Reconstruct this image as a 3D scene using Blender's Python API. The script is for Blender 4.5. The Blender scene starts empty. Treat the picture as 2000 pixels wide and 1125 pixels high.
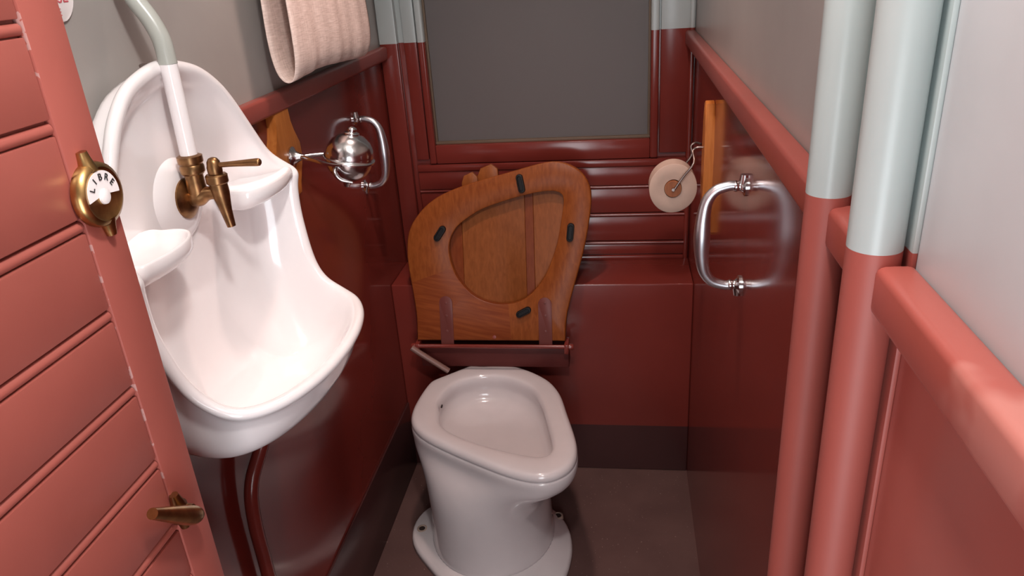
import bpy, bmesh, math, random
from mathutils import Vector, Matrix
random.seed(4)
sc = bpy.context.scene
C = sc.collection

# ------------------------------------------------------------------ camera
CX = (0.98964932, 0.12881503, -0.06325274)
CD = (-0.00477454, -0.4109653, -0.91163848)     # image down
CF = (-0.14342742, 0.90250441, -0.4060965)      # forward
camd = bpy.data.cameras.new('camera'); cam = bpy.data.objects.new('camera', camd); C.objects.link(cam)
m = Matrix(((CX[0], -CD[0], -CF[0], 0), (CX[1], -CD[1], -CF[1], 0), (CX[2], -CD[2], -CF[2], 1.5), (0, 0, 0, 1)))
cam.matrix_world = m
camd.sensor_width = 36; camd.lens = 1461.4 / 2000 * 36; camd.clip_start = 0.02
sc.camera = cam

# ------------------------------------------------------------------ world, lights, exposure
w = bpy.data.worlds.new('world'); sc.world = w; w.use_nodes = True
w.node_tree.nodes['Background'].inputs[0].default_value = (0.9, 0.93, 1.0, 1)
w.node_tree.nodes['Background'].inputs[1].default_value = 0.25
def lamp(name, loc, power, col, r):
    l = bpy.data.lights.new(name, 'POINT'); l.energy = power; l.color = col; l.shadow_soft_size = r
    o = bpy.data.objects.new(name, l); o.location = loc; C.objects.link(o); return o
lamp('corridor_lamp_light', (-0.02, 0.36, 2.08), 33, (1.0, 0.97, 0.95), 0.05)
sp = bpy.data.lights.new('compartment_lamp_light', 'SPOT'); sp.energy = 40; sp.color = (1.0, 0.74, 0.66); sp.shadow_soft_size = .05
sp.spot_size = math.radians(84); sp.spot_blend = .8; so_l = bpy.data.objects.new('compartment_lamp_light', sp); so_l.location = (-.28, 1.45, 2.28); C.objects.link(so_l)
al = bpy.data.lights.new('corridor_fill_light', 'AREA'); al.shape = 'RECTANGLE'; al.size = .5; al.size_y = .8; al.energy = 11; al.color = (.88, .95, 1.0)  # added cool fill panel behind the camera, no window modelled
ao = bpy.data.objects.new('corridor_fill_light', al); ao.location = (.02, -.35, .90); ao.rotation_euler = (math.radians(90), 0, 0); C.objects.link(ao)
vs = sc.view_settings
vs.view_transform = 'Standard'; vs.look = 'None'; vs.gamma = 1; vs.use_curve_mapping = False; vs.exposure = 0.0

# ------------------------------------------------------------------ room numbers
XL, XR, YB, YX, ZL, ZR = -0.667, 0.201, 2.142, 1.939, 0.638, 1.289
YN = -1.2; ZC = 2.5

# ------------------------------------------------------------------ materials
def new_mat(name):
    mt = bpy.data.materials.new(name); mt.use_nodes = True
    nt = mt.node_tree; b = nt.nodes['Principled BSDF']; return mt, nt, b
def N(nt, t, **kw):
    n = nt.nodes.new(t)
    for k, v in kw.items(): setattr(n, k, v)
    return n
def noise_col(nt, c1, c2, scale, lo=.35, hi=.65, detail=4, coord='Object', stretch=None):
    tc = N(nt, 'ShaderNodeTexCoord'); nz = N(nt, 'ShaderNodeTexNoise'); nz.inputs['Scale'].default_value = scale; nz.inputs['Detail'].default_value = detail
    src = tc.outputs[coord]
    if stretch:
        mp = N(nt, 'ShaderNodeMapping'); mp.inputs['Scale'].default_value = stretch
        nt.links.new(src, mp.inputs[0]); src = mp.outputs[0]
    nt.links.new(src, nz.inputs['Vector'])
    r = N(nt, 'ShaderNodeValToRGB'); r.color_ramp.elements[0].position = lo; r.color_ramp.elements[1].position = hi
    r.color_ramp.elements[0].color = (*c1, 1); r.color_ramp.elements[1].color = (*c2, 1)
    nt.links.new(nz.outputs[0], r.inputs[0]); return r, nz
def bump(nt, b, scale, strength, dist=.001, stretch=None):
    tc = N(nt, 'ShaderNodeTexCoord'); nz = N(nt, 'ShaderNodeTexNoise'); nz.inputs['Scale'].default_value = scale; nz.inputs['Detail'].default_value = 3
    src = tc.outputs['Object']
    if stretch:
        mp = N(nt, 'ShaderNodeMapping'); mp.inputs['Scale'].default_value = stretch; nt.links.new(src, mp.inputs[0]); src = mp.outputs[0]
    nt.links.new(src, nz.inputs['Vector'])
    bp = N(nt, 'ShaderNodeBump'); bp.inputs['Strength'].default_value = strength; bp.inputs['Distance'].default_value = dist
    nt.links.new(nz.outputs[0], bp.inputs['Height']); nt.links.new(bp.outputs[0], b.inputs['Normal'])
def simple(name, col, rough=.4, metal=0, spec=.5, var=.06, scale=8, bmp=None, coat=0, ior=1.5):
    mt, nt, b = new_mat(name)
    c1 = tuple(max(0, x * (1 - var)) for x in col); c2 = tuple(min(1, x * (1 + var)) for x in col)
    r, _ = noise_col(nt, c1, c2, scale); nt.links.new(r.outputs[0], b.inputs['Base Color'])
    b.inputs['Roughness'].default_value = rough; b.inputs['Metallic'].default_value = metal
    b.inputs['Specular IOR Level'].default_value = spec; b.inputs['Coat Weight'].default_value = coat; b.inputs['IOR'].default_value = ior
    if bmp: bump(nt, b, *bmp)
    return mt
RED = (0.175, 0.027, 0.020); REDB = (0.30, 0.068, 0.052)  # REDB: the red lightened, stronger light near the camera painted in
REDC = (0.345, 0.090, 0.070)  # lighter still: stronger light on door and near wall put into the colour
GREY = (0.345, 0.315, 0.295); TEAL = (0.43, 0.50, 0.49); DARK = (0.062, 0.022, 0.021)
def split_paint(name, top, bottom, z, r_top=.35, r_bot=.14, skirt=None, vary=.06, bscale=9.0, bs=.25, bd=.0015):
    mt, nt, b = new_mat(name)
    g = N(nt, 'ShaderNodeNewGeometry'); sx = N(nt, 'ShaderNodeSeparateXYZ'); nt.links.new(g.outputs['Position'], sx.inputs[0])
    gt = N(nt, 'ShaderNodeMath', operation='GREATER_THAN'); gt.inputs[1].default_value = z; nt.links.new(sx.outputs['Z'], gt.inputs[0])
    def var(c): return noise_col(nt, tuple(x * (1 - vary) for x in c), tuple(x * (1 + vary) for x in c), 5.0)[0]
    lowout = var(bottom).outputs[0]
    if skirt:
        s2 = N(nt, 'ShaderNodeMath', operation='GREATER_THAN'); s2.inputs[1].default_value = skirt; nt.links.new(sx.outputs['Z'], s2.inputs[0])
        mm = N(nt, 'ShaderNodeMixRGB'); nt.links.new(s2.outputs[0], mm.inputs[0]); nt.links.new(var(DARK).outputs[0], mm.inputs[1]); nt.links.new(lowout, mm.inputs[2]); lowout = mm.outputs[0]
    mx = N(nt, 'ShaderNodeMixRGB'); nt.links.new(gt.outputs[0], mx.inputs[0]); nt.links.new(lowout, mx.inputs[1]); nt.links.new(var(top).outputs[0], mx.inputs[2])
    nt.links.new(mx.outputs[0], b.inputs['Base Color'])
    mr = N(nt, 'ShaderNodeMapRange'); nt.links.new(gt.outputs[0], mr.inputs[0]); mr.inputs['To Min'].default_value = r_bot; mr.inputs['To Max'].default_value = r_top
    nt.links.new(mr.outputs[0], b.inputs['Roughness'])
    bump(nt, b, bscale, bs, bd)
    return mt
M = {}
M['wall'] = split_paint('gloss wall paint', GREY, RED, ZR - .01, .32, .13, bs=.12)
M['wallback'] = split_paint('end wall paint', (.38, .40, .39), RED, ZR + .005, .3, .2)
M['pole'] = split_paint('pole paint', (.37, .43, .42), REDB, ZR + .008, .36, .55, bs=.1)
M['corridor'] = split_paint('lit corridor side paint', (.49, .52, .53), REDC, ZR - .01, .34, .30, bs=.08)  # near end of the right wall, tones lightened to stand in for light
M['red'] = simple('red gloss paint', RED, .2, bmp=(30, .12, .001))
M['red_lit'] = simple('red door paint', REDB, .33, bmp=(60, .1, .001))
M['rail'] = simple('red rail paint', (.27, .060, .046), .33, bmp=(40, .15, .001))
M['dark'] = simple('dark skirting paint', DARK, .25, bmp=(25, .12, .001))
M['porc'] = simple('white porcelain', (.87, .82, .82), .12, var=.015, coat=.3)
M['porc_t'] = simple('pinkish grey porcelain', (.67, .60, .60), .12, var=.03, coat=.3)
M['chrome'] = simple('polished chrome', (.70, .68, .69), .18, metal=1, var=.03)
M['satin'] = simple('worn satin chrome', (.72, .72, .76), .33, metal=1, var=.08, scale=30)
M['brass'] = simple('tarnished brass', (.27, .145, .065), .36, metal=1, var=.3, scale=60, bmp=(90, .2, .0006))
M['brassl'] = simple('worn yellow brass', (.46, .28, .11), .28, metal=1, var=.2, scale=70, bmp=(90, .12, .0006))
M['steel'] = simple('dull steel wire', (.32, .26, .24), .35, metal=1, var=.1)
M['rubber'] = simple('black rubber', (.010, .009, .010), .5, spec=.2)
M['hole'] = simple('dark hole', (.03, .015, .012), .7)
M['paper'] = simple('soft tissue paper', (.50, .35, .28), .9, var=.04, scale=30, bmp=(120, .3, .001))
M['pipegrey'] = simple('grey green pipe paint', (.42, .43, .39), .25)
M['enamel'] = simple('white enamel', (.85, .78, .77), .2)
M['inkred'] = simple('red lettering', (.55, .10, .12), .4)
M['ink'] = simple('black lettering', (.02, .02, .02), .4)
M['shelfred'] = simple('rusty red bracket paint', (.22, .12, .10), .35)
M['strap'] = simple('brownish red strap paint', (.155, .040, .033), .4, spec=.3)
M['ceil'] = simple('cream ceiling paint', (.62, .60, .56), .5)
M['gasket'] = simple('brown putty', (.13, .085, .055), .6)
# worn patches on the near right rail, its red lightened for stronger light
def worn():
    mt, nt, b = new_mat('worn rail paint')
    r, nz = noise_col(nt, (.36, .085, .066), (.46, .17, .14), 7.0, .50, .56)
    nt.links.new(r.outputs[0], b.inputs['Base Color']); b.inputs['Roughness'].default_value = .33
    bump(nt, b, 60, .1); return mt
M['worn'] = worn()
def wood(name, c1, c2, rot=(0, 0, 0), sc_=9, rough=.36, stretch=(14, 14, 1.0)):
    mt, nt, b = new_mat(name)
    tc = N(nt, 'ShaderNodeTexCoord'); mp = N(nt, 'ShaderNodeMapping'); mp.inputs['Rotation'].default_value = rot
    mp2 = N(nt, 'ShaderNodeMapping'); mp2.inputs['Scale'].default_value = stretch
    nt.links.new(tc.outputs['Object'], mp.inputs[0]); nt.links.new(mp.outputs[0], mp2.inputs[0])
    nz = N(nt, 'ShaderNodeTexNoise'); nz.inputs['Scale'].default_value = sc_; nz.inputs['Detail'].default_value = 5; nz.inputs['Distortion'].default_value = .6
    nt.links.new(mp2.outputs[0], nz.inputs['Vector'])
    r = N(nt, 'ShaderNodeValToRGB'); r.color_ramp.elements[0].position = .33; r.color_ramp.elements[1].position = .68
    r.color_ramp.elements[0].color = (*c1, 1); r.color_ramp.elements[1].color = (*c2, 1)
    nt.links.new(nz.outputs[0], r.inputs[0]); nt.links.new(r.outputs[0], b.inputs['Base Color'])
    b.inputs['Roughness'].default_value = rough; b.inputs['Specular IOR Level'].default_value = .18
    return mt
M['oak'] = wood('varnished oak', (.20, .046, .009), (.27, .072, .0155))
M['oak_h'] = wood('varnished oak across', (.18, .036, .009), (.25, .060, .0155), rot=(0, math.radians(78), 0))
M['oak_lid'] = wood('varnished pine planks', (.21, .057, .013), (.27, .080, .020))
M['oak_lid2'] = wood('varnished pine plank darker', (.16, .031, .008), (.20, .045, .012))
M['board'] = wood('orange varnished backboard', (.44, .13, .025), (.56, .19, .045))
M['dowel'] = wood('brown wooden dowel', (.24, .075, .03), (.33, .12, .05))
# door paint with flaked joint line
def door_paint():
    mt, nt, b = new_mat('red door paint with flakes')
    g = N(nt, 'ShaderNodeNewGeometry'); sx = N(nt, 'ShaderNodeSeparateXYZ'); nt.links.new(g.outputs['Position'], sx.inputs[0])
    base, _ = noise_col(nt, tuple(x * .90 for x in REDC), tuple(x * 1.03 for x in REDC), 6)
    def band(out, c, hw):
        s = N(nt, 'ShaderNodeMath', operation='SUBTRACT'); s.inputs[1].default_value = c; nt.links.new(out, s.inputs[0])
        a = N(nt, 'ShaderNodeMath', operation='ABSOLUTE'); nt.links.new(s.outputs[0], a.inputs[0])
        l = N(nt, 'ShaderNodeMath', operation='LESS_THAN'); l.inputs[1].default_value = hw; nt.links.new(a.outputs[0], l.inputs[0]); return l.outputs[0]
    nz = N(nt, 'ShaderNodeTexNoise'); nz.inputs['Scale'].default_value = 75; nz.inputs['Detail'].default_value = 3; nt.links.new(g.outputs['Position'], nz.inputs['Vector'])
    th = N(nt, 'ShaderNodeMath', operation='GREATER_THAN'); th.inputs[1].default_value = .60; nt.links.new(nz.outputs[0], th.inputs[0])
    m1 = N(nt, 'ShaderNodeMath', operation='MULTIPLY'); nt.links.new(band(sx.outputs['Y'], .5535, .0009), m1.inputs[0]); nt.links.new(th.outputs[0], m1.inputs[1])
    nz2 = N(nt, 'ShaderNodeTexNoise'); nz2.inputs['Scale'].default_value = 22; nt.links.new(g.outputs['Position'], nz2.inputs['Vector'])
    th2 = N(nt, 'ShaderNodeMath', operation='GREATER_THAN'); th2.inputs[1].default_value = .40; nt.links.new(nz2.outputs[0], th2.inputs[0])
    m2 = N(nt, 'ShaderNodeMath', operation='MULTIPLY'); nt.links.new(band(sx.outputs['Z'], 1.1525, .0009), m2.inputs[0]); nt.links.new(th2.outputs[0], m2.inputs[1])
    m3 = N(nt, 'ShaderNodeMath', operation='MULTIPLY'); nt.links.new(band(sx.outputs['Z'], 1.4005, .0010), m3.inputs[0]); nt.links.new(th.outputs[0], m3.inputs[1])
    ly = N(nt, 'ShaderNodeMath', operation='LESS_THAN'); ly.inputs[1].default_value = .5528; nt.links.new(sx.outputs['Y'], ly.inputs[0])
    for q_ in (m2, m3):
        k_ = N(nt, 'ShaderNodeMath', operation='MULTIPLY'); nt.links.new(q_.outputs[0], k_.inputs[0]); nt.links.new(ly.outputs[0], k_.inputs[1])
        if q_ is m2: m2 = k_
        else: m3 = k_
    a1 = N(nt, 'ShaderNodeMath', operation='MAXIMUM'); nt.links.new(m1.outputs[0], a1.inputs[0]); nt.links.new(m2.outputs[0], a1.inputs[1])
    a2 = N(nt, 'ShaderNodeMath', operation='MAXIMUM'); nt.links.new(a1.outputs[0], a2.inputs[0]); nt.links.new(m3.outputs[0], a2.inputs[1])
    mx = N(nt, 'ShaderNodeMixRGB'); nt.links.new(a2.outputs[0], mx.inputs[0]); nt.links.new(base.outputs[0], mx.inputs[1]); mx.inputs[2].default_value = (.42, .22, .20, 1)
    nt.links.new(mx.outputs[0], b.inputs['Base Color']); b.inputs['Roughness'].default_value = .36
    bump(nt, b, 50, .15); return mt
M['door'] = door_paint()
def floor_mat():
    mt, nt, b = new_mat('speckled brown floor')
    r, nz = noise_col(nt, (.092, .045, .040), (.125, .064, .056), 7, .3, .7, 6)
    v = N(nt, 'ShaderNodeTexNoise'); v.inputs['Scale'].default_value = 160; v.inputs['Detail'].default_value = 1
    tc = N(nt, 'ShaderNodeTexCoord'); nt.links.new(tc.outputs['Object'], v.inputs['Vector'])
    rr = N(nt, 'ShaderNodeMath', operation='GREATER_THAN'); rr.inputs[1].default_value = .745; nt.links.new(v.outputs[0], rr.inputs[0])
    mx = N(nt, 'ShaderNodeMixRGB'); nt.links.new(rr.outputs[0], mx.inputs[0]); nt.links.new(r.outputs[0], mx.inputs[1]); mx.inputs[2].default_value = (.3, .22, .19, 1)
    nt.links.new(mx.outputs[0], b.inputs['Base Color']); b.inputs['Roughness'].default_value = .55
    bump(nt, b, 80, .3); return mt
M['floor'] = floor_mat()
def cloth():
    mt, nt, b = new_mat('cream linen weave')
    tc = N(nt, 'ShaderNodeTexCoord'); outs = []
    for s in ((60, 60, 900), (60, 900, 60)):
        mp = N(nt, 'ShaderNodeMapping'); mp.inputs['Scale'].default_value = s; nt.links.new(tc.outputs['Object'], mp.inputs[0])
        nz = N(nt, 'ShaderNodeTexNoise'); nz.inputs['Scale'].default_value = .6; nz.inputs['Detail'].default_value = 2; nt.links.new(mp.outputs[0], nz.inputs['Vector']); outs.append(nz.outputs[0])
    ad = N(nt, 'ShaderNodeMath', operation='ADD'); nt.links.new(outs[0], ad.inputs[0]); nt.links.new(outs[1], ad.inputs[1])
    r = N(nt, 'ShaderNodeMapRange'); r.inputs['From Min'].default_value = .7; r.inputs['From Max'].default_value = 1.3; nt.links.new(ad.outputs[0], r.inputs[0])
    mx = N(nt, 'ShaderNodeMixRGB'); nt.links.new(r.outputs[0], mx.inputs[0]); mx.inputs[1].default_value = (.60, .44, .38, 1); mx.inputs[2].default_value = (.86, .68, .61, 1)
    nt.links.new(mx.outputs[0], b.inputs['Base Color']); b.inputs['Roughness'].default_value = .95
    bp = N(nt, 'ShaderNodeBump'); bp.inputs['Strength'].default_value = .4; bp.inputs['Distance'].default_value = .0008
    nt.links.new(ad.outputs[0], bp.inputs['Height']); nt.links.new(bp.outputs[0], b.inputs['Normal']); return mt
M['cloth'] = cloth()
def frosted():
    mt, nt, b = new_mat('frosted glass')
    b.inputs['Base Color'].default_value = (.45, .40, .39, 1); b.inputs['Transmission Weight'].default_value = .8; b.inputs['Specular IOR Level'].default_value = .3
    b.inputs['Roughness'].default_value = .55; b.inputs['IOR'].default_value = 1.45
    bump(nt, b, 500, .25, .0005); return mt
M['frost'] = frosted()
M['shutter'] = simple('dark grey blind behind glass', (.12, .105, .10), .8)

# ------------------------------------------------------------------ mesh helpers
def obj(name, bm, mat, parent=None, smooth=None, sub=0, mats=None):
    me = bpy.data.meshes.new(name); bmesh.ops.recalc_face_normals(bm, faces=bm.faces[:]); bm.to_mesh(me); bm.free()
    o = bpy.data.objects.new(name, me); C.objects.link(o)
    for mm in (mats or [mat]): me.materials.append(mm)
    if smooth is not None:
        for p in me.polygons: p.use_smooth = True
        if smooth < 180:
            me.set_sharp_from_angle(angle=math.radians(smooth))
    if sub:
        s = o.modifiers.new('sub', 'SUBSURF'); s.levels = sub; s.render_levels = sub
    if parent: o.parent = parent; o.matrix_parent_inverse = parent.matrix_world.inverted()
    return o
def empty(name, loc, label, cat, group=None):
    o = bpy.data.objects.new(name, None); o.location = loc; C.objects.link(o); o.empty_display_size = .05
    o.matrix_world = Matrix.Translation(loc)
    o['label'] = label; o['category'] = cat
    if group: o['group'] = group
    return o
def struct(o): o['kind'] = 'structure'; return o
def B(): return bmesh.new()
def box(bm, a, b, bev=0, seg=2):
    vs_ = [bm.verts.new((x, y, z)) for x in (a[0], b[0]) for y in (a[1], b[1]) for z in (a[2], b[2])]
    fs = [(0, 1, 3, 2), (4, 6, 7, 5), (0, 4, 5, 1), (2, 3, 7, 6), (0, 2, 6, 4), (1, 5, 7, 3)]
    faces = [bm.faces.new([vs_[i] for i in f]) for f in fs]
    if bev:
        es = set(e for f in faces for e in f.edges)
        bmesh.ops.bevel(bm, geom=list(es), offset=bev, segments=seg, affect='EDGES', profile=.5)
    return bm
def boxo(name, a, b, mat, parent=None, bev=.002, seg=2):
    return obj(name, box(B(), a, b, bev, seg), mat, parent, smooth=40 if bev else None)
def frame_of(d):
    d = d.normalized(); u = d.cross(Vector((0, 0, 1)))
    if u.length < .05: u = d.cross(Vector((1, 0, 0)))
    u.normalize(); return u, d.cross(u).normalized()
def loft(bm, rings, cap0=True, cap1=True, closed=True):
    R_ = [[bm.verts.new(p) for p in r] for r in rings]; n = len(R_[0])
    for a, b in zip(R_, R_[1:]):
        for i in range(n if closed else n - 1):
            j = (i + 1) % n; bm.faces.new((a[i], a[j], b[j], b[i]))
    if cap0: bm.faces.new(list(reversed(R_[0])))
    if cap1: bm.faces.new(R_[-1])
    return R_
def catmull(pts, n):
    pts = [Vector(p) for p in pts]; P = [pts[0] * 2 - pts[1]] + pts + [pts[-1] * 2 - pts[-2]]; out = []
    for i in range(1, len(P) - 2):
        for k in range(n):
            t = k / n; p0, p1, p2, p3 = P[i - 1], P[i], P[i + 1], P[i + 2]
            out.append(.5 * ((2 * p1) + (p2 - p0) * t + (2 * p0 - 5 * p1 + 4 * p2 - p3) * t * t + (3 * p1 - p0 - 3 * p2 + p3) * t ** 3))
    out.append(pts[-1]); return out
def tube(bm, pts, radii, n=16, sm=6, flat=None):
    """swept tube; radii constant or per control point"""
    if not isinstance(radii, (list, tuple)): radii = [radii] * len(pts)
    if sm:
        ra = [Vector((r, 0, 0)) for r in radii]; radii = [max(1e-5, v.x) for v in catmull(ra, sm)]; pts = catmull(pts, sm)
    pts = [Vector(p) for p in pts]; rings = []; u = None
    for i, p in enumerate(pts):
        d = (pts[min(i + 1, len(pts) - 1)] - pts[max(i - 1, 0)]).normalized()
        if u is None: u, v = frame_of(d)
        else:
            u = (u - d * u.dot(d)).normalized(); v = d.cross(u)
        rings.append([p + (u * math.cos(2 * math.pi * k / n) + v * math.sin(2 * math.pi * k / n)) * radii[i] for k in range(n)])
    loft(bm, rings); return bm
def lathe(bm, base, axis, prof, n=32, ell=None):
    """prof: (radius, height along axis)"""
    base = Vector(base); axis = Vector(axis).normalized(); u, v = frame_of(axis); rings = []
    for r, h in prof:
        r = max(r, 1e-4)
        rings.append([base + axis * h + (u * math.cos(2 * math.pi * k / n) + v * math.sin(2 * math.pi * k / n)) * r for k in range(n)])
    loft(bm, rings); return bm
def prism(bm, poly, org, ux, uy, uz, t0, t1, bev=0, seg=2):
    """poly in (ux,uy) extruded along uz from t0 to t1"""
    org, ux, uy, uz = Vector(org), Vector(ux), Vector(uy), Vector(uz)
    a = [bm.verts.new(org + ux * x + uy * y + uz * t0) for x, y in poly]; b = [bm.verts.new(org + ux * x + uy * y + uz * t1) for x, y in poly]
    n = len(poly); f0 = bm.faces.new(a[::-1]); f1 = bm.faces.new(b)
    for i in range(n): bm.faces.new((a[i], a[(i + 1) % n], b[(i + 1) % n], b[i]))
    if bev: bmesh.ops.bevel(bm, geom=list(set(f0.edges) | set(f1.edges)), offset=bev, segments=seg, affect='EDGES', profile=.5)
    return bm
def closed_cat(pts, n):
    k = len(pts); out = []
    P = [Vector((*p, 0)[:3]) for p in pts]
    for i in range(k):
        p0, p1, p2, p3 = P[i - 1], P[i], P[(i + 1) % k], P[(i + 2) % k]
        for j in range(n):
            t = j / n; q = .5 * ((2 * p1) + (p2 - p0) * t + (2 * p0 - 5 * p1 + 4 * p2 - p3) * t * t + (3 * p1 - p0 - 3 * p2 + p3) * t ** 3)
            out.append(q)
    return out
def resample(poly, n):
    """equal arc-length resample of a closed 2D/3D loop"""
    P = [Vector(p) for p in poly]; L = [0]
    for i in range(len(P)): L.append(L[-1] + (P[(i + 1) % len(P)] - P[i]).length)
    out = []; j = 0
    for k in range(n):
        s = L[-1] * k / n
        while L[j + 1] < s: j += 1
        t = (s - L[j]) / max(1e-9, L[j + 1] - L[j]); out.append(P[j].lerp(P[(j + 1) % len(P)], t))
    return out
def text_obj(name, body, size, mw, mat, parent, depth=.0006):
    cu = bpy.data.curves.new(name, 'FONT'); cu.body = body; cu.size = size; cu.extrude = depth; cu.align_x = 'CENTER'; cu.align_y = 'CENTER'
    t = bpy.data.objects.new(name + '_tmp', cu); C.objects.link(t)
    dg = bpy.context.evaluated_depsgraph_get(); me = bpy.data.meshes.new_from_object(t.evaluated_get(dg)); bpy.data.objects.remove(t)
    me.transform(mw); me.materials.clear(); me.materials.append(mat)
    o = bpy.data.objects.new(name, me); C.objects.link(o)
    if parent: o.parent = parent; o.matrix_parent_inverse = parent.matrix_world.inverted()
    return o

# ------------------------------------------------------------------ the room
T = .04
struct(boxo('floor', (XL - T, YN, -T), (XR + T, YB + T, 0), M['floor'], bev=0))
struct(boxo('ceiling', (XL - T, YN, ZC), (XR + T, YB + T, ZC + T), M['ceil'], bev=0))
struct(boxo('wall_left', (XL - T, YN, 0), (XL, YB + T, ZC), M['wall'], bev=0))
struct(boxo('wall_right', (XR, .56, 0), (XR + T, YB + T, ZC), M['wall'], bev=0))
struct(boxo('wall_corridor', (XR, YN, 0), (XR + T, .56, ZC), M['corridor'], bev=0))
struct(boxo('wall_near', (XL, YN - T, 0), (XR, YN, ZC), M['wall'], bev=0))
# end wall with a window opening
WX0, WX1, WZ0, WZ1 = -.556, .106, 1.003, 1.98
bm = B()
box(bm, (XL, YB, 0), (WX0, YB + T, ZC)); box(bm, (WX1, YB, 0), (XR, YB + T, ZC))
box(bm, (WX0, YB, 0), (WX1, YB + T, WZ0 - .06)); box(bm, (WX0, YB, WZ1 + .06), (WX1, YB + T, ZC))
struct(obj('wall_back', bm, M['wallback']))
# vertical stiles of the end wall
def stile(nm, x0, x1, t, bev=.003, z0=ZL):
    return struct(boxo(nm, (x0, YB - t, z0), (x1, YB, ZC - .01), M['wallback'], bev=bev))
stile('trim_1', -.664, -.613, .022); stile('trim_2', -.597, -.560, .012, z0=.96)
stile('trim_3', .110, .186, .012, z0=.96)
bm = B(); tube(bm, [(.192, YB - .006, ZL), (.192, YB - .006, ZC - .01)], .008, 12, 0); struct(obj('trim_4', bm, M['wallback'], smooth=60))
# window: frame with mouldings, sill, glass, blind
wf = B()
for x0, x1 in ((-.556, -.536), (.084, .106)):
    box(wf, (x0, YB - .022, WZ0 - .055), (x1, YB + .02, WZ1 + .055), .005, 3)
box(wf, (-.536, YB - .018, WZ0 - .055), (.084, YB + .02, WZ0), .003)
box(wf, (-.536, YB - .018, WZ1), (.084, YB + .02, WZ1 + .055), .003)
win = struct(obj('window_1', wf, M['wallback'], smooth=40))
boxo('glazing_strip', (-.536, YB - .004, WZ0), (.084, YB + .016, WZ0 + .008), M['gasket'], win, bev=.001)
for x0, x1 in ((-.536, -.530), (.078, .084)):
    boxo('glazing_strip', (x0, YB - .002, WZ0 + .008), (x1, YB + .016, WZ1), M['gasket'], win, bev=.001)
boxo('window_pane', (-.531, YB + .006, WZ0 + .006), (.079, YB + .011, WZ1), M['frost'], win, bev=0)
# sliding blind with rounded lower corners behind the pane
def rrect(x0, x1, z0, z1, r, n=8):
    out = []
    for cx, cz, a0 in ((x1 - r, z0 + r, -90), (x1 - r, z1 - r, 0), (x0 + r, z1 - r, 90), (x0 + r, z0 + r, 180)):
        for k in range(n + 1):
            a = math.radians(a0 + 90 * k / n); out.append((cx + r * math.cos(a), cz + r * math.sin(a)))
    return out
M['blind'] = simple('grey window blind', (.17, .145, .14), .8, var=.08, scale=3)
obj('window_blind', prism(B(), rrect(-.515, .066, WZ0 + .014, WZ1, .03), (0, YB + .013, 0), (1, 0, 0), (0, 0, 1), (0, 1, 0), 0, .004), M['blind'], win, smooth=30)
struct(boxo('wall_window_recess', (WX0 - .02, YB + .03, WZ0 - .08), (WX1 + .02, YB + .06, WZ1 + .08), M['shutter'], bev=0))
# sill and horizontal boards with reeded joints under the window
def board_row(nm, z0, z1, x0=-.597, x1=.186, t=.012, bead=True):
    bm = B(); box(bm, (x0, YB - t, z0), (x1, YB, z1 - (.010 if bead else 0)), .0022, 2)
    if bead: tube(bm, [(x0, YB - t + .001, z1 - .005), (x1, YB - t + .001, z1 - .005)], .0048, 10, 0)
    return struct(obj(nm, bm, M['wallback'], smooth=40))
struct(boxo('window_sill', (-.597, YB - .020, .925), (.186, YB, .946), M['wallback'], bev=.003))
board_row('trim_5', .869, .924, bead=False, t=.016)
board_row('trim_6', .784, .868); board_row('trim_7', .696, .782); board_row('trim_8', .652, .694)
struct(boxo('trim_9', (-.613, YB - .020, .636), (.186, YB, .650), M['wallback'], bev=.004))
# box below
lb = obj('boxed_ledge', box(B(), (XL, YX, 0), (XR, YB - .001, ZL), .004, 3), M['red'], smooth=40)
lb['label'] = 'dark red boxed ledge across the end wall behind the toilet'; lb['category'] = 'ledge'
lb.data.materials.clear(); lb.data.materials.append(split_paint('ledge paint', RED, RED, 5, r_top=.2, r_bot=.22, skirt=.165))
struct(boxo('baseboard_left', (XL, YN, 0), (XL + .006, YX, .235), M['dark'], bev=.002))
#struct(boxo('baseboard_right', (XR - .002, YN, 0), (XR, YX, .012), M['dark'], bev=0))
# chair rails
def rail(nm, x0, x1, y0, y1, mat, cat_label):
    o = boxo(nm, (x0, y0, 1.252), (x1, y1, ZR), mat, bev=.006, seg=3); struct(o); return o
rail('trim_10', XL, XL + .024, YN, YB - .022, M['rail'], '')
rail('trim_11', XR - .027, XR, .690, YB - .012, M['rail'], '')
rail('trim_12', XR - .027, XR, .561, .640, M['rail'], '')
rail('trim_13', XR - .027, XR, YN, .507, M['worn'], '')
# painted poles, each with a thin flat strip of pole paint on the wall
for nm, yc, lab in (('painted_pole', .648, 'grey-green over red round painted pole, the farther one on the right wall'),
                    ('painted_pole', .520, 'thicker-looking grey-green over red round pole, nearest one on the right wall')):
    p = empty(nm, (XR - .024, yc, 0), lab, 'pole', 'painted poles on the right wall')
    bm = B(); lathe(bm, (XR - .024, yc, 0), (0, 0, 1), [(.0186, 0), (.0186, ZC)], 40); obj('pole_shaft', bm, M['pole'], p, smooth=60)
    boxo('wall_strip', (XR - .004, yc - (.012 if yc > .6 else .015), 0), (XR, yc + .042, ZC), M['pole'], p, bev=.001)

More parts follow.
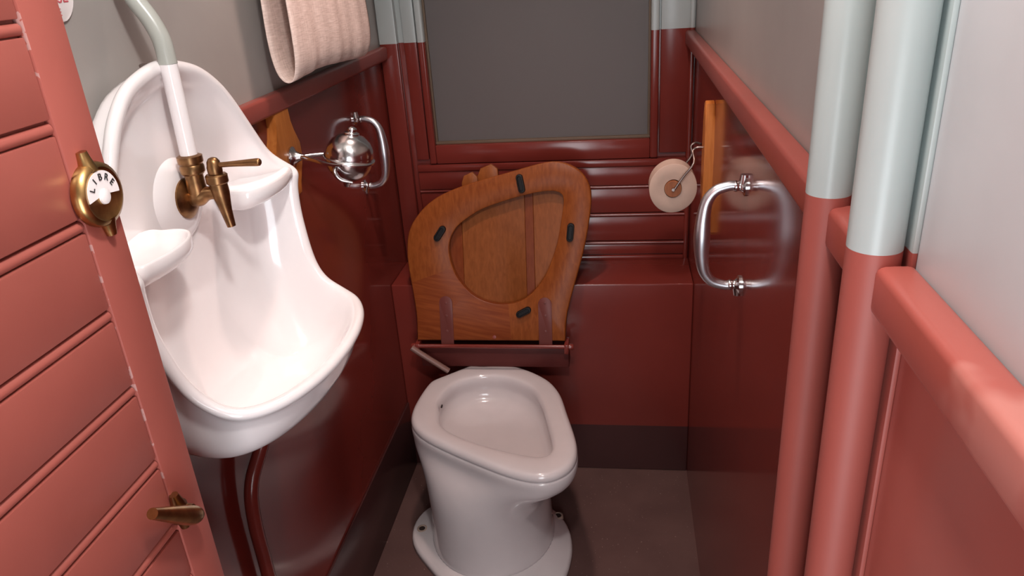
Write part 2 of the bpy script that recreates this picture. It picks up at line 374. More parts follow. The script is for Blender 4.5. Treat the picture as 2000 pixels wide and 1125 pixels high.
# ------------------------------------------------------------------ door
XD = -.453
bm = B()
box(bm, (XD - .036, .5535, 0), (XD, .600, 2.2), .002)                 # stile
zs = [0.0, .10, .182, .264, .346, .428, .510, .592, .674, .756, .838, .920, .990, 1.068, 1.153, 1.232, 1.317, 1.401, 1.478, 1.56, 1.64, 1.72, 1.80, 1.88, 1.96, 2.04, 2.12, 2.2]
for a, b in zip(zs, zs[1:]):
    box(bm, (XD - .032, YN + .3, a + .001), (XD - .0015, .5525, b - .0125), .0012, 2)
    tube(bm, [(XD - .0065, YN + .3, b - .0065), (XD - .0065, .5525, b - .0065)], .0050, 12, 0)
    box(bm, (XD - .032, YN + .3, b - .013), (XD - .0075, .5525, b + .001))
door = struct(obj('door_1', bm, M['door'], smooth=40))
# occupancy dial
DY, DZ = .574, 1.333
bm = B(); prof = [(.0285, 0), (.0290, .003), (.0275, .0085), (.0235, .0105), (.0215, .0095)]
lathe(bm, (XD, DY, DZ), (1, 0, 0), prof, 40)
dial = obj('indicator_dial', bm, M['brassl'], door, smooth=50)
for s in (1, -1):                                                 # lugs with their screws
    bm = B(); c0 = Vector((XD, DY, DZ)); dv = Vector((0, -.10, 1)).normalized() * s
    tube(bm, [c0 + dv * .022 + Vector((.003, 0, 0)), c0 + dv * .031 + Vector((.003, 0, 0)), c0 + dv * .0385 + Vector((.003, 0, 0))], [.0085, .006, .0045], 14, 4); obj('screw_lug', bm, M['brassl'], dial, smooth=60)
    bm = B(); lathe(bm, c0 + dv * .0345 + Vector((.0055, 0, 0)), (1, 0, 0), [(.0032, 0), (.0032, .0012), (.0022, .0022)], 14); obj('screw', bm, M['brassl'], dial, smooth=50)
# window of the dial: a fan-shaped white card
def fan(r0, r1, a0, a1, n=26):
    o = [(r1 * math.cos(math.radians(a0 + (a1 - a0) * k / n)), r1 * math.sin(math.radians(a0 + (a1 - a0) * k / n))) for k in range(n + 1)]
    return o + [(r0 * math.cos(math.radians(a1 + (a0 - a1) * k / n)), r0 * math.sin(math.radians(a1 + (a0 - a1) * k / n))) for k in range(n + 1)]
obj('dial_card', prism(B(), fan(.003, .0205, -8, 188), (XD + .0095, DY, DZ), (0, 1, 0), (0, 0, 1), (1, 0, 0), 0, .0007), M['enamel'], dial, smooth=30)
bm = B(); lathe(bm, (XD + .0094, DY, DZ - .002), (1, 0, 0), [(.0070, 0), (.0066, .0016), (.003, .0026)], 24); obj('dial_hub', bm, M['enamel'], dial, smooth=50)
for i, ch in enumerate('LIBRE'):
    a = math.radians(152 - 31 * i)
    R_ = Matrix(((0, 0, 1), (1, 0, 0), (0, 1, 0))).to_4x4()          # text x->Y, y->Z, z->X
    mw = Matrix.Translation((XD + .0106, DY + .0150 * math.cos(a), DZ + .0150 * math.sin(a))) @ R_ @ Matrix.Rotation(a - math.pi / 2, 4, 'Z')
    text_obj('dial_letter', ch, .0085, mw, M['ink'], dial, .0003)
# thumb turn
TY, TZ = .558, .998
bm = B()
lathe(bm, (XD, TY, TZ), (1, 0, 0), [(.0135, 0), (.0135, .003), (.009, .006), (.008, .016)], 26)
tube(bm, [(XD + .003, TY, TZ - .020), (XD + .003, TY, TZ), (XD + .003, TY - .003, TZ + .024)], [.0045, .009, .0045], 14, 5)
tt = obj('thumb_turn', bm, M['brass'], door, smooth=60)
bm = B(); tube(bm, [(XD + .012, TY + .012, TZ - .014), (XD + .014, TY + .002, TZ - .006), (XD + .016, TY - .016, TZ + .010), (XD + .020, TY - .058, TZ + .048)], [.0070, .0100, .0095, .0055], 18, 6)
obj('turn_lever', bm, M['brassl'], tt, smooth=80)
bm = B(); lathe(bm, (XD + .004, TY - .003, TZ + .018), (1, 0, 0), [(.004, 0), (.004, .002), (.0025, .0032)], 14); obj('screw', bm, M['steel'], tt, smooth=50)

# ------------------------------------------------------------------ enamel sign on the left wall
sg = empty('enamel_sign', (XL, .872, 1.49), 'small white oval enamel sign with red letters on the left wall beside the door edge', 'sign')
poly = [(.036 * math.cos(a), .041 * math.sin(a)) for a in [2 * math.pi * k / 40 for k in range(40)]]
obj('sign_plate', prism(B(), poly, (XL, .872, 1.500), (0, 1, 0), (0, 0, 1), (1, 0, 0), 0, .004, .0015), M['enamel'], sg, smooth=40)
R_ = Matrix(((0, 0, 1), (1, 0, 0), (0, 1, 0))).to_4x4()
text_obj('sign_lettering', 'NSE', .021, Matrix.Translation((XL + .0043, .877, 1.488)) @ R_, M['inkred'], sg, .0003)
text_obj('sign_lettering', 'E', .012, Matrix.Translation((XL + .0043, .8745, 1.471)) @ R_, M['inkred'], sg, .0003)

# ------------------------------------------------------------------ washbasin
YC = .975
def P3(s, w_, z): return Vector((XL + w_, YC + s, z))
half = [(0, 1.392, .058), (.030, 1.389, .059), (.083, 1.375, .061), (.122, 1.350, .064), (.152, 1.318, .067), (.188, 1.262, .072), (.211, 1.220, .080), (.226, 1.196, .098), (.237, 1.178, .112),
        (.234, 1.152, .108), (.231, 1.10, .108), (.219, 1.030, .121), (.209, .995, .140), (.197, .977, .170), (.166, .973, .205), (.115, .973, .230), (.058, .973, .243), (0, .973, .247)]
hp = catmull([(a, c, b) for a, b, c in half], 3)          # vectors (s, w, z)
loop = hp + [Vector((-p.x, p.y, p.z)) for p in hp[-2:0:-1]]
nL = len(loop); ZCEN = 1.12
def sstep(x, a, b):
    t = min(1, max(0, (x - a) / (b - a))); return t * t * (3 - 2 * t)
rings = [[] for _ in range(16)]
for i, p in enumerate(loop):
    s, w_, z = p
    tn = (loop[(i + 1) % nL] - loop[i - 1]).normalized()
    be = sstep(w_, .118, .175) if z < 1.1 else 0
    c = Vector((0, 1 - be, be)).normalized() if be < 1 else Vector((0, 0, 1))
    c = (c - tn * c.dot(tn)).normalized()
    o = tn.cross(c)
    cen = Vector((0, .09, 1.10)); 
    if o.dot(p - cen) < 0: o = -o
    rad = Vector((s, 0, z - ZCEN))
    sg_ = 1 if s >= 0 else -1
    k2 = min(1, (abs(s) / .2) ** 2)
    def U(f, wv): return Vector((s * f, wv, ZCEN + (z - ZCEN) * f))
    def mix(a, b): return a.lerp(b, be)
    R0 = mix(Vector((s * 1.01, 0, ZCEN + (z - ZCEN) * .975)), Vector((s * .93, 0, .846 + .056 * k2)))
    R1 = mix(Vector((s * 1.01, w_ * .5, ZCEN + (z - ZCEN) * .985)), Vector((s * .975, w_ * .62, .858 + .026 * k2)))
    R2 = mix(Vector((s * .985, w_ * .72, ZCEN + (z - ZCEN) * .99)), Vector((s * .975, w_ * .885, z - .082)))
    R2b = mix(Vector((s * .992, w_ * .80, ZCEN + (z - ZCEN) * .995)), Vector((s * .99, w_ * .965, z - .045)))
    R3 = p - o * .002 - c * .019
    R3b = p + o * .0075 - c * .016
    R4 = p + o * .0095 - c * .007
    R5 = p + o * .004
    R6 = p - o * .006 - c * .0005
    R7 = p - o * .0125 - c * .007
    wf_ = min(1, w_ / .247)
    def Lw(f, zz, wv): return Vector((s * f, wv, zz))
    I1 = mix(U(.93, .03 + (w_ - .03) * .62), Lw(.90, .940, w_ * .89))
    I2 = mix(U(.885, .03 + (w_ - .03) * .25), Lw(.84, .898, max(.06, w_ * .78)))
    I3 = mix(U(.82, .032), Lw(.70, .876, max(.055, w_ * .62)))
    I4 = mix(U(.66, .030), Lw(.50, .880, .075))
    I5 = mix(U(.45, .030), Lw(.40, .935, .038))
    I6 = mix(U(.22, .030), Lw(.22, 1.03, .031))
    for j, q in enumerate((R0, R1, R2, R2b, R3, R3b, R4, R5, R6, R7, I1, I2, I3, I4, I5, I6)):
        rings[j].append(P3(q.x, q.y, q.z))
bas = empty('wash_basin', (XL, YC, .835), 'tall white porcelain wall washbasin with arched hood on the left wall', 'washbasin')
bm = B(); Rv = loft(bm, rings, True, False)
cv = bm.verts.new(P3(0, .030, ZCEN))
for i in range(nL): bm.faces.new((Rv[-1][i], Rv[-1][(i + 1) % nL], cv))
obj('basin_body', bm, M['porc'], bas, smooth=180, sub=2)
for s in (-1, 1):
    oc = [(.222, .026), (.228, .100), (.205, .112), (.165, .117), (.125, .113), (.096, .099), (.086, .080), (.090, .055), (.098, .026)]
    cp = closed_cat(oc, 4); cx = sum(q.x for q in cp) / len(cp); cy = sum(q.y for q in cp) / len(cp)
    def rg(f, z, dy=0): return [P3(s * (cx + (q.x - cx) * f), cy + (q.y - cy) * f - dy * max(0, q.y - .03) / .08, z) for q in cp]
    bm = B(); loft(bm, [rg(.60, 1.150, .03), rg(.85, 1.156, .014), rg(.97, 1.167, .003), rg(1.0, 1.176), rg(1.0, 1.185), rg(.96, 1.193), rg(.88, 1.191), rg(.76, 1.183), rg(.5, 1.178), rg(.2, 1.177)])
    obj('soap_shelf', bm, M['porc'], bas, smooth=180, sub=1)
bm = B(); lathe(bm, P3(0, .024, 1.205), (1, 0, 0), [(.066, 0), (.060, .007), (.050, .014), (.040, .018), (.032, .0195), (.02, .0195)], 40); obj('tap_boss', bm, M['porc'], bas, smooth=70)
bm = B(); lathe(bm, P3(.0, .12, .872), (0, 0, 1), [(.026, 0), (.026, .004), (.018, .005)], 30); obj('drain_ring', bm, M['porc'], bas, smooth=60)

# water pipe and tap
wp = empty('water_pipe', (XL + .06, YC, 1.27), 'bent water pipe above the washbasin tap, white below and grey above', 'pipe')
bm = B(); tube(bm, [(-.604, YC, 1.268), (-.603, YC, 1.32), (-.602, YC, 1.395)], .0118, 20, 4); obj('white_pipe_length', bm, M['porc'], wp, smooth=80)
bm = B(); tube(bm, [(-.602, YC, 1.3951), (-.603, YC, 1.425), (-.612, YC, 1.452), (-.630, YC, 1.485), (-.640, YC, 1.53), (-.642, YC, 1.65), (-.642, YC, 2.0), (-.642, YC, ZC)], .0122, 20, 5); obj('grey_pipe_length', bm, M['pipegrey'], wp, smooth=80)
bm = B(); box(bm, (XL + .03, YC - .014, 1.3925), (-.613, YC - .004, 1.398), .002); obj('pipe_clip', bm, M['steel'], wp, smooth=40)
tp = empty('brass_tap', (XL + .05, YC, 1.20), 'tarnished brass tap with side lever mounted in the washbasin hood', 'tap')
bm = B(); lathe(bm, (XL + .042, YC, 1.207), (1, 0, 0), [(.0295, 0), (.0295, .004), (.024, .008), (.014, .012)], 36); obj('flange', bm, M['brass'], tp, smooth=50)
bm = B(); tube(bm, [(XL + .050, YC, 1.207), (-.604, YC, 1.210), (-.588, YC, 1.214), (-.566, YC, 1.214)], [.0125, .015, .010, .0095], 20, 5)
tube(bm, [(-.604, YC, 1.208), (-.604, YC, 1.246)], [.0145, .0125], 20, 0)
tube(bm, [(-.570, YC, 1.232), (-.569, YC, 1.214), (-.567, YC, 1.190), (-.564, YC, 1.163)], [.0125, .0125, .0088, .0062], 20, 5); obj('tap_body', bm, M['brass'], tp, smooth=50)
bm = B(); lathe(bm, (-.604, YC, 1.243), (0, 0, 1), [(.0150, 0), (.0170, .003), (.0170, .011), (.0155, .014), (.0175, .017), (.0175, .026), (.0130, .028)], 30); obj('pipe_nut', bm, M['brass'], tp, smooth=30)
bm = B(); lathe(bm, (-.570, YC, 1.228), (0, 0, 1), [(.0140, 0), (.0155, .002), (.0155, .012), (.0135, .014), (.009, .0145)], 30); obj('bonnet_nut', bm, M['brass'], tp, smooth=30)
bm = B(); lathe(bm, (-.570, YC, 1.240), (0, 0, 1), [(.0095, 0), (.0105, .006), (.0105, .012), (.0095, .016), (.0090, .020), (.006, .0245), (.002, .026)], 26)
tube(bm, [(-.566, YC, 1.2545), (-.545, YC, 1.2555), (-.520, YC, 1.2565), (-.503, YC, 1.2570), (-.499, YC, 1.2570)], [.0038, .0040, .0050, .0056, .0035], 16, 5); obj('lever_handle', bm, M['brass'], tp, smooth=60)
# waste pipe
dp = B(); tube(dp, [(XL + .06, 1.03, .853), (XL + .045, 1.04, .80), (XL + .035, 1.035, .74), (XL + .022, .99, .68), (XL + .019, .975, .61), (XL + .019, .975, .50), (XL + .019, .975, .236), (XL + .026, .975, .0)], .0125, 18, 6)
dpo = obj('waste_pipe', dp, M['red'], smooth=80); dpo['label'] = 'red painted waste pipe running down the left wall under the washbasin'; dpo['category'] = 'pipe'

# ------------------------------------------------------------------ roller towel
prof = [(-.628, 1.80), (-.629, 1.62), (-.630, 1.46), (-.628, 1.38), (-.622, 1.336), (-.612, 1.316), (-.600, 1.311), (-.590, 1.318), (-.583, 1.340), (-.581, 1.380), (-.584, 1.46), (-.590, 1.62), (-.594, 1.80)]
top = [(-.596, 1.815), (-.603, 1.826), (-.611, 1.829), (-.620, 1.826), (-.627, 1.815)]
pl = closed_cat(prof + top, 5); bm = B(); ny = 40; rings = []
for j in range(ny + 1):
    t = j / ny; y = 1.352 + .452 * t
    k = math.exp(-((t - 1) / .03) ** 2) ; rr = []
    for q in pl:
        low = sstep(1.5 - q.y, 0, .15)
        dz = .006 * math.sin(t * 5) * low + .010 * low * sstep(t, .93, 1.0)
        dx = .0022 * math.sin(t * 17 + q.y * 9) + .0012 * math.sin(t * 41)
        rr.append((q.x + dx, y - .006 * low * (t < .01), q.y + dz))
    rings.append(rr)
loft(bm, rings, False, False)
tw = obj('roller_towel', bm, M['cloth'], smooth=180)
so = tw.modifiers.new('thick', 'SOLIDIFY'); so.thickness = .0022; so.offset = 0
tw['label'] = 'cream woven linen roller towel hanging in a loop on the left wall'; tw['category'] = 'towel'
rl = empty('towel_roller', (XL, 1.578, 1.815), 'wooden roller with end brackets that the cream roller towel hangs from', 'towel rail')
bm = B(); lathe(bm, (-.611, 1.335, 1.812), (0, 1, 0), [(.0135, 0), (.0135, .486)], 24); obj('roller', bm, M['board'], rl, smooth=50)
for y in (1.322, 1.821): boxo('bracket', (XL, y, 1.79), (-.592, y + .013, 1.835), M['board'], rl)

# ------------------------------------------------------------------ chrome soap dispenser on its backboard
ds = empty('soap_dispenser', (XL, 1.395, 1.165), 'chrome domed soap dispenser on a forked arm fixed to a shaped wooden backboard', 'soap dispenser')
hl = [(0, .088), (.034, .085), (.030, .060), (.038, .040), (.062, .012), (.062, -.020), (.040, -.045), (.030, -.062), (.030, -.085), (0, -.088)]
pts = [(a, b) for a, b in hl] + [(-a, b) for a, b in hl[-2:0:-1]]
obj('backboard', prism(B(), pts, (XL, 1.388, 1.167), (0, 1, 0), (0, 0, 1), (1, 0, 0), 0, .020, .003), M['board'], ds, smooth=35)
FX = XL + .020; FY = 1.395
bm = B(); lathe(bm, (FX, FY, 1.160), (1, 0, 0), [(.021, 0), (.021, .004), (.013, .008), (.010, .014), (.007, .020), (.004, .028)], 28); obj('wall_flange', bm, M['chrome'], ds, smooth=50)
DX, DYY, DZZ = -.530, 1.40, 1.152; AX = Vector((.25, 0, .97)).normalized()
bm = B()
for s in (1, -1):
    tube(bm, [(FX + .018, FY, 1.160), (FX + .034, FY + s * .010, 1.160), (FX + .060, FY + s * .026, 1.158), (DX - .030, FY + s * .038, 1.154), (DX + .002, FY + s * .0465, 1.152)], [.0045, .004, .0036, .0036, .003], 12, 5)
obj('fork_arm', bm, M['chrome'], ds, smooth=80)
bm = B(); lathe(bm, (DX, DYY, DZZ), AX, [(.046, -.001), (.0505, 0), (.0505, .003), (.047, .005), (.0468, .012), (.0445, .023), (.038, .035), (.028, .044), (.019, .0475), (.015, .049), (.014, .051), (.0145, .053), (.009, .055), (.008, .057), (.0095, .060), (.008, .063), (.003, .0645)], 44); obj('dome_lid', bm, M['chrome'], ds, smooth=60)
bm = B(); lathe(bm, (DX, DYY, DZZ - .001), -AX, [(.0455, 0), (.0445, .010), (.040, .023), (.031, .033), (.020, .040), (.010, .043), (.008, .050), (.006, .056), (.001, .057)], 44); obj('soap_globe', bm, M['chrome'], ds, smooth=60)
bm = B(); tube(bm, [(DX - .012, DYY - .040, DZZ - .004), (DX - .014, DYY - .050, DZZ - .014), (DX - .004, DYY - .050, DZZ - .028), (DX + .016, DYY - .044, DZZ - .036)], [.004, .0045, .004, .0025], 12, 5); obj('tilt_catch', bm, M['chrome'], ds, smooth=80)

# ------------------------------------------------------------------ grab handles
def grab(loc, sx, label, bulge=.066, hgt=.168, fat=.0130):
    g = empty('grab_handle', loc, label, 'handle', 'chrome grab handles')
    x, y, z = loc
    h2 = hgt / 2
    bm = B()
    ctrl = [(.016, h2 + .004), (.028, h2 + .003), (.047, h2 - .004), (.060, h2 - .022), (.065, h2 - .050), (.066, 0), (.065, -h2 + .050), (.060, -h2 + .022), (.047, -h2 + .004), (.028, -h2 - .003), (.016, -h2 - .004)]
    rad = [fat * k for k in (.62, .62, .66, .75, .9, 1.05, .9, .75, .66, .62, .62)]
    tube(bm, [(x + sx * a * bulge / .066, y, z + b) for a, b in ctrl], rad, 20, 6); obj('grip', bm, M['satin'], g, smooth=80)
    for s in (1, -1):
        bm = B(); lathe(bm, (x, y, z + s * h2 + s * .003), (sx, 0, 0), [(.0165, 0), (.0165, .003), (.0110, .0055), (.0080, .009), (.0080, .013), (.0095, .016), (.0075, .0205), (.002, .022)], 26)
        tube(bm, [(x + sx * .003, y, z + s * h2), (x + sx * .003, y, z + s * (h2 + .022))], [.011, .0065], 16, 3); obj('wall_mount', bm, M['chrome'], g, smooth=60)
    return g
grab((XR, 1.203, 1.050), -1, 'large bright chrome U-shaped grab handle on the right wall')
grab((XL, 1.842, 1.056), 1, 'chrome U-shaped grab handle on the left wall behind the soap dispenser')

# ------------------------------------------------------------------ toilet paper holder
hd = empty('paper_holder', (XR, 1.64, 1.03), 'wooden backboard with steel wire bail holding the toilet paper by the right corner', 'paper holder')
hl = [(0, .155), (.012, .150), (.018, .125), (.022, .09), (.026, .05), (.027, .0), (.026, -.05), (.020, -.10), (.012, -.140), (0, -.150)]
pts = hl + [(-a, b) for a, b in hl[-2:0:-1]]
obj('backboard', prism(B(), pts, (XR, 1.66, 1.035), (0, 1, 0), (0, 0, 1), (-1, 0, 0), 0, .020, .003), M['board'], hd, smooth=35)
RX, RY0, RY1, RZ = .118, 1.655, 1.702, .998
for y in (RY0 - .008, RY1 + .008):
    bm = B(); tube(bm, [(RX + .002, y, RZ), (RX + .020, y, RZ + .028), (RX + .043, y, RZ + .060), (RX + .042, 1.672 if y < 1.7 else 1.716, RZ + .080), (.170, 1.672 if y < 1.7 else 1.716, RZ + .088), (XR - .020, 1.672 if y < 1.7 else 1.70, RZ + .088)], .0026, 10, 4); obj('wire_arm', bm, M['steel'], hd, smooth=80)
bm = B(); lathe(bm, (RX, RY0 - .004, RZ), (0, 1, 0), [(.0185, 0), (.0190, .002), (.0190, RY1 - RY0 + .006), (.0185, RY1 - RY0 + .008)], 34); obj('roll_dowel', bm, M['dowel'], hd, smooth=50)
bm = B(); lathe(bm, (RX, RY0 - .010, RZ), (0, 1, 0), [(.0035, 0), (.0035, .008)], 12); obj('axle_pin', bm, M['steel'], hd, smooth=50)
bm = B(); n = 48; rings = []
def rr_(r, y, k=1):
    return [(RX + r * math.cos(a) * .955, y, RZ + r * math.sin(a) * (1.03 + .02 * math.sin(2 * a)) + .0) for a in [2 * math.pi * i / n for i in range(n)]]
loft(bm, [rr_(.0205, RY0 + .001), rr_(.035, RY0), rr_(.0535, RY0), rr_(.0552, RY0 + .0015), rr_(.0552, RY1 - .002), rr_(.053, RY1), rr_(.0205, RY1), rr_(.0205, RY0 + .001)], False, False)
pr = obj('toilet_paper', bm, M['paper'], smooth=45); pr['label'] = 'roll of pinkish toilet paper on the wooden wall holder at right'; pr['category'] = 'toilet paper'

# ------------------------------------------------------------------ toilet bowl
tl = empty('toilet_bowl', (-.35, 1.6, 0), 'pinkish white porcelain toilet pedestal without water, narrow front turned right', 'toilet')
ro = [(-0.548, 1.800), (-.536, 1.813), (-.493, 1.852), (-.456, 1.886), (-0.442, 1.901), (-.420, 1.892), (-0.316, 1.898), (-0.218, 1.836), (-0.168, 1.761), (-0.138, 1.654), (-0.112, 1.552), (-0.104, 1.496), (-0.110, 1.448), (-0.135, 1.410), (-0.181, 1.386), (-0.248, 1.399), (-0.339, 1.443), (-0.444, 1.503), (-0.510, 1.550), (-0.548, 1.600), (-0.560, 1.660), (-0.556, 1.735), (-.549, 1.780)]
ri = [(-0.488, 1.66), (-0.496, 1.707), (-0.472, 1.788), (-0.41, 1.832), (-0.327, 1.834), (-0.25, 1.783), (-0.214, 1.716), (-0.191, 1.633), (-0.169, 1.537), (-0.165, 1.491), (-0.184, 1.464), (-0.216, 1.466), (-0.307, 1.493), (-0.417, 1.545), (-0.468, 1.593)]
def ang_sample(poly, c, n):
    """sample loop by angle about c"""
    L = closed_cat(poly, 8); out = []
    for k in range(n):
        a = 2 * math.pi * k / n; d = Vector((math.cos(a), math.sin(a))); best = 0
        for i in range(len(L)):
            p = L[i].xy - c; q = L[(i + 1) % len(L)].xy - c; e = q - p; den = d.x * e.y - d.y * e.x
            if abs(den) < 1e-12: continue
            t = (p.x * e.y - p.y * e.x) / den; u_ = (p.x * d.y - p.y * d.x) / den
            if t > 0 and -1e-6 <= u_ <= 1 + 1e-6: best = max(best, t)
        out.append(c + d * best)
    return out
c1 = Vector((-.325, 1.655)); NT = 72
O_ = ang_sample(ro, c1, NT); I_ = ang_sample(ri, c1, NT)
NC = Vector((-.352, 1.600))
def neck(rx, ry): return [NC + Vector((rx * math.cos(2 * math.pi * k / NT), ry * math.sin(2 * math.pi * k / NT))) for k in range(NT)]
def rng(pts, z): return [(p.x, p.y, z) for p in pts]
def sc2(pts, f, c=c1): return [c + (p - c) * f for p in pts]
def lerp2(a, b, t): return [p.lerp(q, t) for p, q in zip(a, b)]
ZT = .40
def inset(pts, d):
    out = []
    for i, p in enumerate(pts):
        t = pts[(i + 1) % len(pts)] - pts[i - 1]; nn = Vector((t.y, -t.x)).normalized(); out.append(p - nn * d)
    return out
bm = B()
nk = neck(.166, .178)
# outside up, over the rim, down inside
rings = [rng(neck(.176, .190), .018), rng(neck(.169, .180), .045), rng(neck(.164, .176), .10), rng(neck(.163, .176), .17), rng(lerp2(neck(.165, .178), O_, .10), .235), rng(lerp2(nk, O_, .40), .285), rng(lerp2(nk, O_, .74), .310), rng(lerp2(nk, O_, .93), .328), rng(inset(O_, .001), .347), rng(inset(O_, -.001), .360),
         rng(inset(O_, .0), .3705), rng(inset(O_, .001), .3735), rng(inset(O_, .0075), .3755), rng(inset(O_, .0015), .3775), rng(inset(O_, .0), .381), rng(inset(O_, .001), .390), rng(inset(O_, .0065), .398), rng(inset(O_, .015), ZT),
         rng(lerp2(O_, I_, .55), ZT + .0005), rng(inset(I_, -.006), ZT - .001), rng(I_, .395), rng(inset(I_, .003), .386), rng(inset(I_, .001), .370), rng(sc2(I_, 1.03), .350), rng(sc2(I_, 1.0), .332), rng(sc2(I_, .955), .319), rng(sc2(I_, .86), .310), rng(sc2(I_, .55), .301), rng(sc2(I_, .2), .299)]
loft(bm, rings, True, True)
body = obj('bowl_body', bm, M['porc_t'], tl, smooth=180, sub=1)
# floor flange with chamfered corner
fl = [(-0.556, 1.715), (-0.588, 1.660), (-0.590, 1.600), (-0.568, 1.545), (-0.517, 1.484), (-0.455, 1.420), (-.395, 1.385), (-.30, 1.368), (-.215, 1.390), (-0.152, 1.454), (-0.134, 1.530), (-0.136, 1.600), (-0.156, 1.665), (-0.200, 1.722), (-.27, 1.760), (-.36, 1.775), (-.47, 1.765)]
F_ = ang_sample(fl, NC, NT); bm = B()
loft(bm, [rng(F_, 0), rng(F_, .014), rng(inset(F_, .003), .021), rng(inset(F_, .008), .0245), rng(lerp2(F_, neck(.176, .19), .75), .028), rng(neck(.170, .182), .040)])
obj('floor_flange', bm, M['porc_t'], tl, smooth=180)
for hx, hy in ((-.562, 1.609), (-.441, 1.452), (-.180, 1.684)):
    bm = B(); lathe(bm, (hx, hy, .018), (0, 0, 1), [(.0155, 0), (.0145, .0095), (.0105, .0105), (.0095, .007)], 20); obj('bolt_boss', bm, simple('stained porcelain', (.42, .30, .24), .3, var=.2, scale=80), tl, smooth=60)
    bm = B(); lathe(bm, (hx, hy, .020), (0, 0, 1), [(.0088, 0), (.0088, .0072)], 16); obj('bolt_hole', bm, M['hole'], tl, smooth=50)
bm = B(); tube(bm, [(-.512, 1.722, .368), (-.4925, 1.718, .367)], .005, 14, 0); obj('spray_hole', bm, M['hole'], tl, smooth=50)

# ------------------------------------------------------------------ folded-up wooden seat and lid
A = math.radians(13.6); UP = Vector((0, math.sin(A), math.cos(A))); FN = Vector((0, -math.cos(A), math.sin(A))); RT = Vector((1, 0, 0))
S0 = Vector((-.367, 1.86, .486))
so_ = [(-0.217, 0.011), (-0.216, 0.082), (-0.222, 0.148), (-0.231, 0.219), (-0.233, 0.277), (-0.225, 0.326), (-0.205, 0.363), (-0.166, 0.404), (-0.112, 0.435), (-0.031, 0.462), (0.074, 0.488), (0.15, 0.507), (0.192, 0.512), (0.230, 0.504), (0.266, 0.480), (0.286, 0.444), (0.290, 0.404), (0.281, 0.333), (0.266, 0.261), (0.247, 0.193), (0.226, 0.119), (0.216, 0.072), (0.212, 0.011)]
sh = [(-0.11, 0.26), (-0.108, 0.298), (-0.09, 0.334), (-0.061, 0.359), (-0.008, 0.389), (0.072, 0.414), (0.133, 0.428), (0.179, 0.433), (0.206, 0.427), (0.215, 0.406), (0.206, 0.344), (0.192, 0.278), (0.165, 0.209), (0.138, 0.168), (0.105, 0.136), (0.062, 0.119), (0.008, 0.12), (-0.044, 0.142), (-0.081, 0.181), (-0.1, 0.217)]
def open_dense(pts, n=4): return [v.xy for v in catmull([(a, b, 0) for a, b in pts], n)]
outer = open_dense(so_) ; cS = Vector((.045, .27))
def ray_hit(L, d, c):
    best = 0
    for i in range(len(L)):
        p = L[i] - c; q = L[(i + 1) % len(L)] - c; e = q - p; den = d.x * e.y - d.y * e.x
        if abs(den) < 1e-12: continue
        t = (p.x * e.y - p.y * e.x) / den; u_ = (p.x * d.y - p.y * d.x) / den
        if t > 0 and -1e-6 <= u_ <= 1 + 1e-6: best = max(best, t)
    return c + d * best
NS = 120
angs = [2 * math.pi * k / NS for k in range(NS)]
for cc in ((-.217, .011), (.212, .011)):                              # keep the two hinge corners crisp
    a = math.atan2(cc[1] - cS.y, cc[0] - cS.x) % (2 * math.pi); j = min(range(NS), key=lambda k: abs(angs[k] - a)); angs[j] = a
hd_ = [v.xy for v in closed_cat(sh, 4)]
SO = [ray_hit(outer, Vector((math.cos(a), math.sin(a))), cS) for a in angs]; SH = [ray_hit(hd_, Vector((math.cos(a), math.sin(a))), cS) for a in angs]
def pl3(pts, t): return [S0 + RT * p.x + UP * p.y + FN * t for p in pts]
st = empty('folding_toilet_seat', S0, 'varnished wooden toilet seat folded up with its lid against the ledge', 'toilet seat')
bm = B(); th = .024
e = .004
ringsS = [pl3(inset(SO, 0), -th), pl3(SO, -.004), pl3(inset(SO, .0015), -.001), pl3(inset(SO, e), 0), pl3(inset(SH, -.003), 0), pl3(inset(SH, -.0005), -.0015), pl3(SH, -.005), pl3(SH, -th)]
Rv = loft(bm, ringsS, False, False)
for i in range(NS): bm.faces.new((Rv[-1][i], Rv[-1][(i + 1) % NS], Rv[0][(i + 1) % NS], Rv[0][i]))
seat = obj('seat_ring', bm, M['oak'], st, smooth=50)
# front rail piece of the seat, grain across, as inlaid lower part (its own boards)
me = seat.data; me.materials.append(M['oak_h'])
inv = seat.matrix_world
for p in me.polygons:
    c = p.center; q = c - S0; x = q.dot(RT); y = q.dot(UP)
    if y < .205 - .0 and x < .052: p.material_index = 1
# lid behind
def lid_outline():
    return [p - (p - cS).normalized() * .002 for p in SO]
LO = lid_outline(); lt = .018
def slab(poly, t0, t1): return prism(B(), [tuple(p) for p in poly], S0, RT, UP, FN, t0, t1, .003, 2)
def clip(poly, x0, x1):
    out = []
    for lim, sgn in ((x0, 1), (x1, -1)):
        out = []
        for i in range(len(poly)):
            a, b = poly[i], poly[(i + 1) % len(poly)]; ia, ib = (a.x - lim) * sgn >= 0, (b.x - lim) * sgn >= 0
            if ia: out.append(a)
            if ia != ib: t = (lim - a.x) / (b.x - a.x); out.append(a.lerp(b, t))
        poly = out
    return poly
for x0, x1, mt in ((-.3, -.076, M['oak_lid2']), (-.0755, .104, M['oak_lid']), (.1045, .128, M['oak_lid2']), (.1285, .32, M['oak_lid'])):
    pg = clip(LO, x0, x1)
    bm = prism(B(), [tuple(p) for p in pg], S0, RT, UP, FN, -th - lt - .001, -th - .001, .0008, 1)
    obj('lid_plank', bm, mt, st, smooth=40)
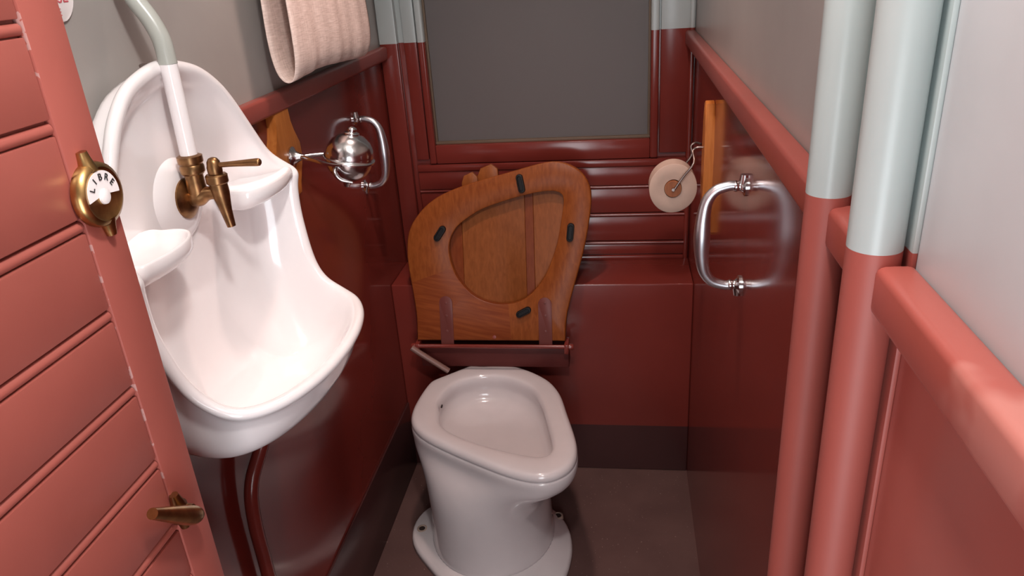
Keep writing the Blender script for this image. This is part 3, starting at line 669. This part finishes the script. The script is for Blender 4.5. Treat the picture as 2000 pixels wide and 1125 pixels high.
# two batten ends showing over the lid's upper edge
for cxx, cyy, wd in ((-.052, .458, .024), (.000, .478, .030)):
    pg = [(-wd, -.12), (wd, -.12), (wd, .010), (wd * .45, .028), (-wd * .62, .024), (-wd, .006)]
    ca, sa = math.cos(math.radians(14)), math.sin(math.radians(14))
    pg = [(cxx + a * ca - b * sa * .4, cyy + a * sa * 1.0 + b) for a, b in pg]
    obj('lid_batten', prism(B(), pg, S0, RT, UP, FN, -th - lt - .020, -th - lt - .001, .003), M['oak_lid'], st, smooth=35)
# rubber buffers
for (x0, y0, x1, y1) in ((.095, .474, .102, .436), (-.124, .336, -.144, .307), (.234, .338, .230, .300), (.111, .103, .082, .088)):
    a, b = Vector((x0, y0)), Vector((x1, y1)); d = (b - a).normalized(); nn = Vector((-d.y, d.x)); c = (a + b) / 2; hl_ = (b - a).length / 2 - .003; r = .0095
    def cap(r, hl_): return [c + d * (hl_ + r * math.sin(t)) + nn * r * math.cos(t) for t in [math.pi * k / 10 for k in range(11)]] + [c - d * (hl_ + r * math.sin(t)) - nn * r * math.cos(t) for t in [math.pi * k / 10 for k in range(11)]]
    bm = B(); loft(bm, [pl3(cap(r, hl_), .0), pl3(cap(r, hl_), .008), pl3(cap(r * .9, hl_), .0105), pl3(cap(r * .55, hl_ * .92), .0112), pl3(cap(r * .45, hl_ * .9), .009)])
    obj('rubber_buffer', bm, M['rubber'], st, smooth=40)
# painted hinge straps
for x0, x1, yt in ((-.146, -.108, .142), (.138, .176, .137)):
    c = (x0 + x1) / 2; r = (x1 - x0) / 2
    pg = [(x0, -.004), (x1, -.004), (x1, yt - r)] + [(c + r * math.cos(t), yt - r + r * math.sin(t)) for t in [math.pi * k / 12 for k in range(1, 12)]] + [(x0, yt - r)]
    hs = obj('hinge_strap', prism(B(), pg, S0, RT, UP, FN, 0, .0028, .0008), M['strap'], st, smooth=35)
    for yy in (.04, .085, .122):
        bm = B(); lathe(bm, S0 + RT * c + UP * yy + FN * .0025, FN, [(.0042, 0), (.0040, .0012), (.001, .0018)], 14); obj('screw', bm, M['strap'], hs, smooth=50)
bm = B(); lathe(bm, S0 + RT * .010 + UP * .022, FN, [(.0055, 0), (.0050, .0015), (.001, .002)], 16); obj('screw', bm, M['rail'], st, smooth=50)
# hinge rod and carrier board on the ledge box
bm = B(); lathe(bm, (-.600, 1.852, .484), (1, 0, 0), [(.0075, 0), (.009, .003), (.009, .012), (.006, .014), (.006, .455), (.009, .457), (.009, .466), (.0075, .469)], 20); obj('hinge_rod', bm, M['red'], st, smooth=50)
hb = empty('hinge_carrier', (-.36, YX, .43), 'wooden carrier board in shade-darkened red holding the seat hinge on the ledge front', 'bracket')
bm = box(B(), (-.585, YX - .058, .400), (-.148, YX, .462), .003); obj('carrier_board', bm, simple('shade-darkened bracket paint', (.11, .022, .019), .5, spec=.25), hb, smooth=40)  # board's red darkened to stand in for the seat's shadow
for x in (-.590, -.158): boxo('rod_bracket', (x, 1.846, .462), (x + .013, YX - .04, .492), M['red'], hb, bev=.003)
# flat stay from the hinge end to the bowl
sb = B(); d = (Vector((-.497, 1.842, .404)) - Vector((-.594, 1.842, .480)))
tube(sb, [(-.598, 1.842, .484), (-.570, 1.842, .462), (-.497, 1.846, .405)], [.0085, .0085, .0085], 14, 3)
stay = obj('hinge_stay', sb, M['shelfred'], smooth=60); stay['label'] = 'short reddish grey stay running from the hinge end down to the toilet rim'; stay['category'] = 'bracket'
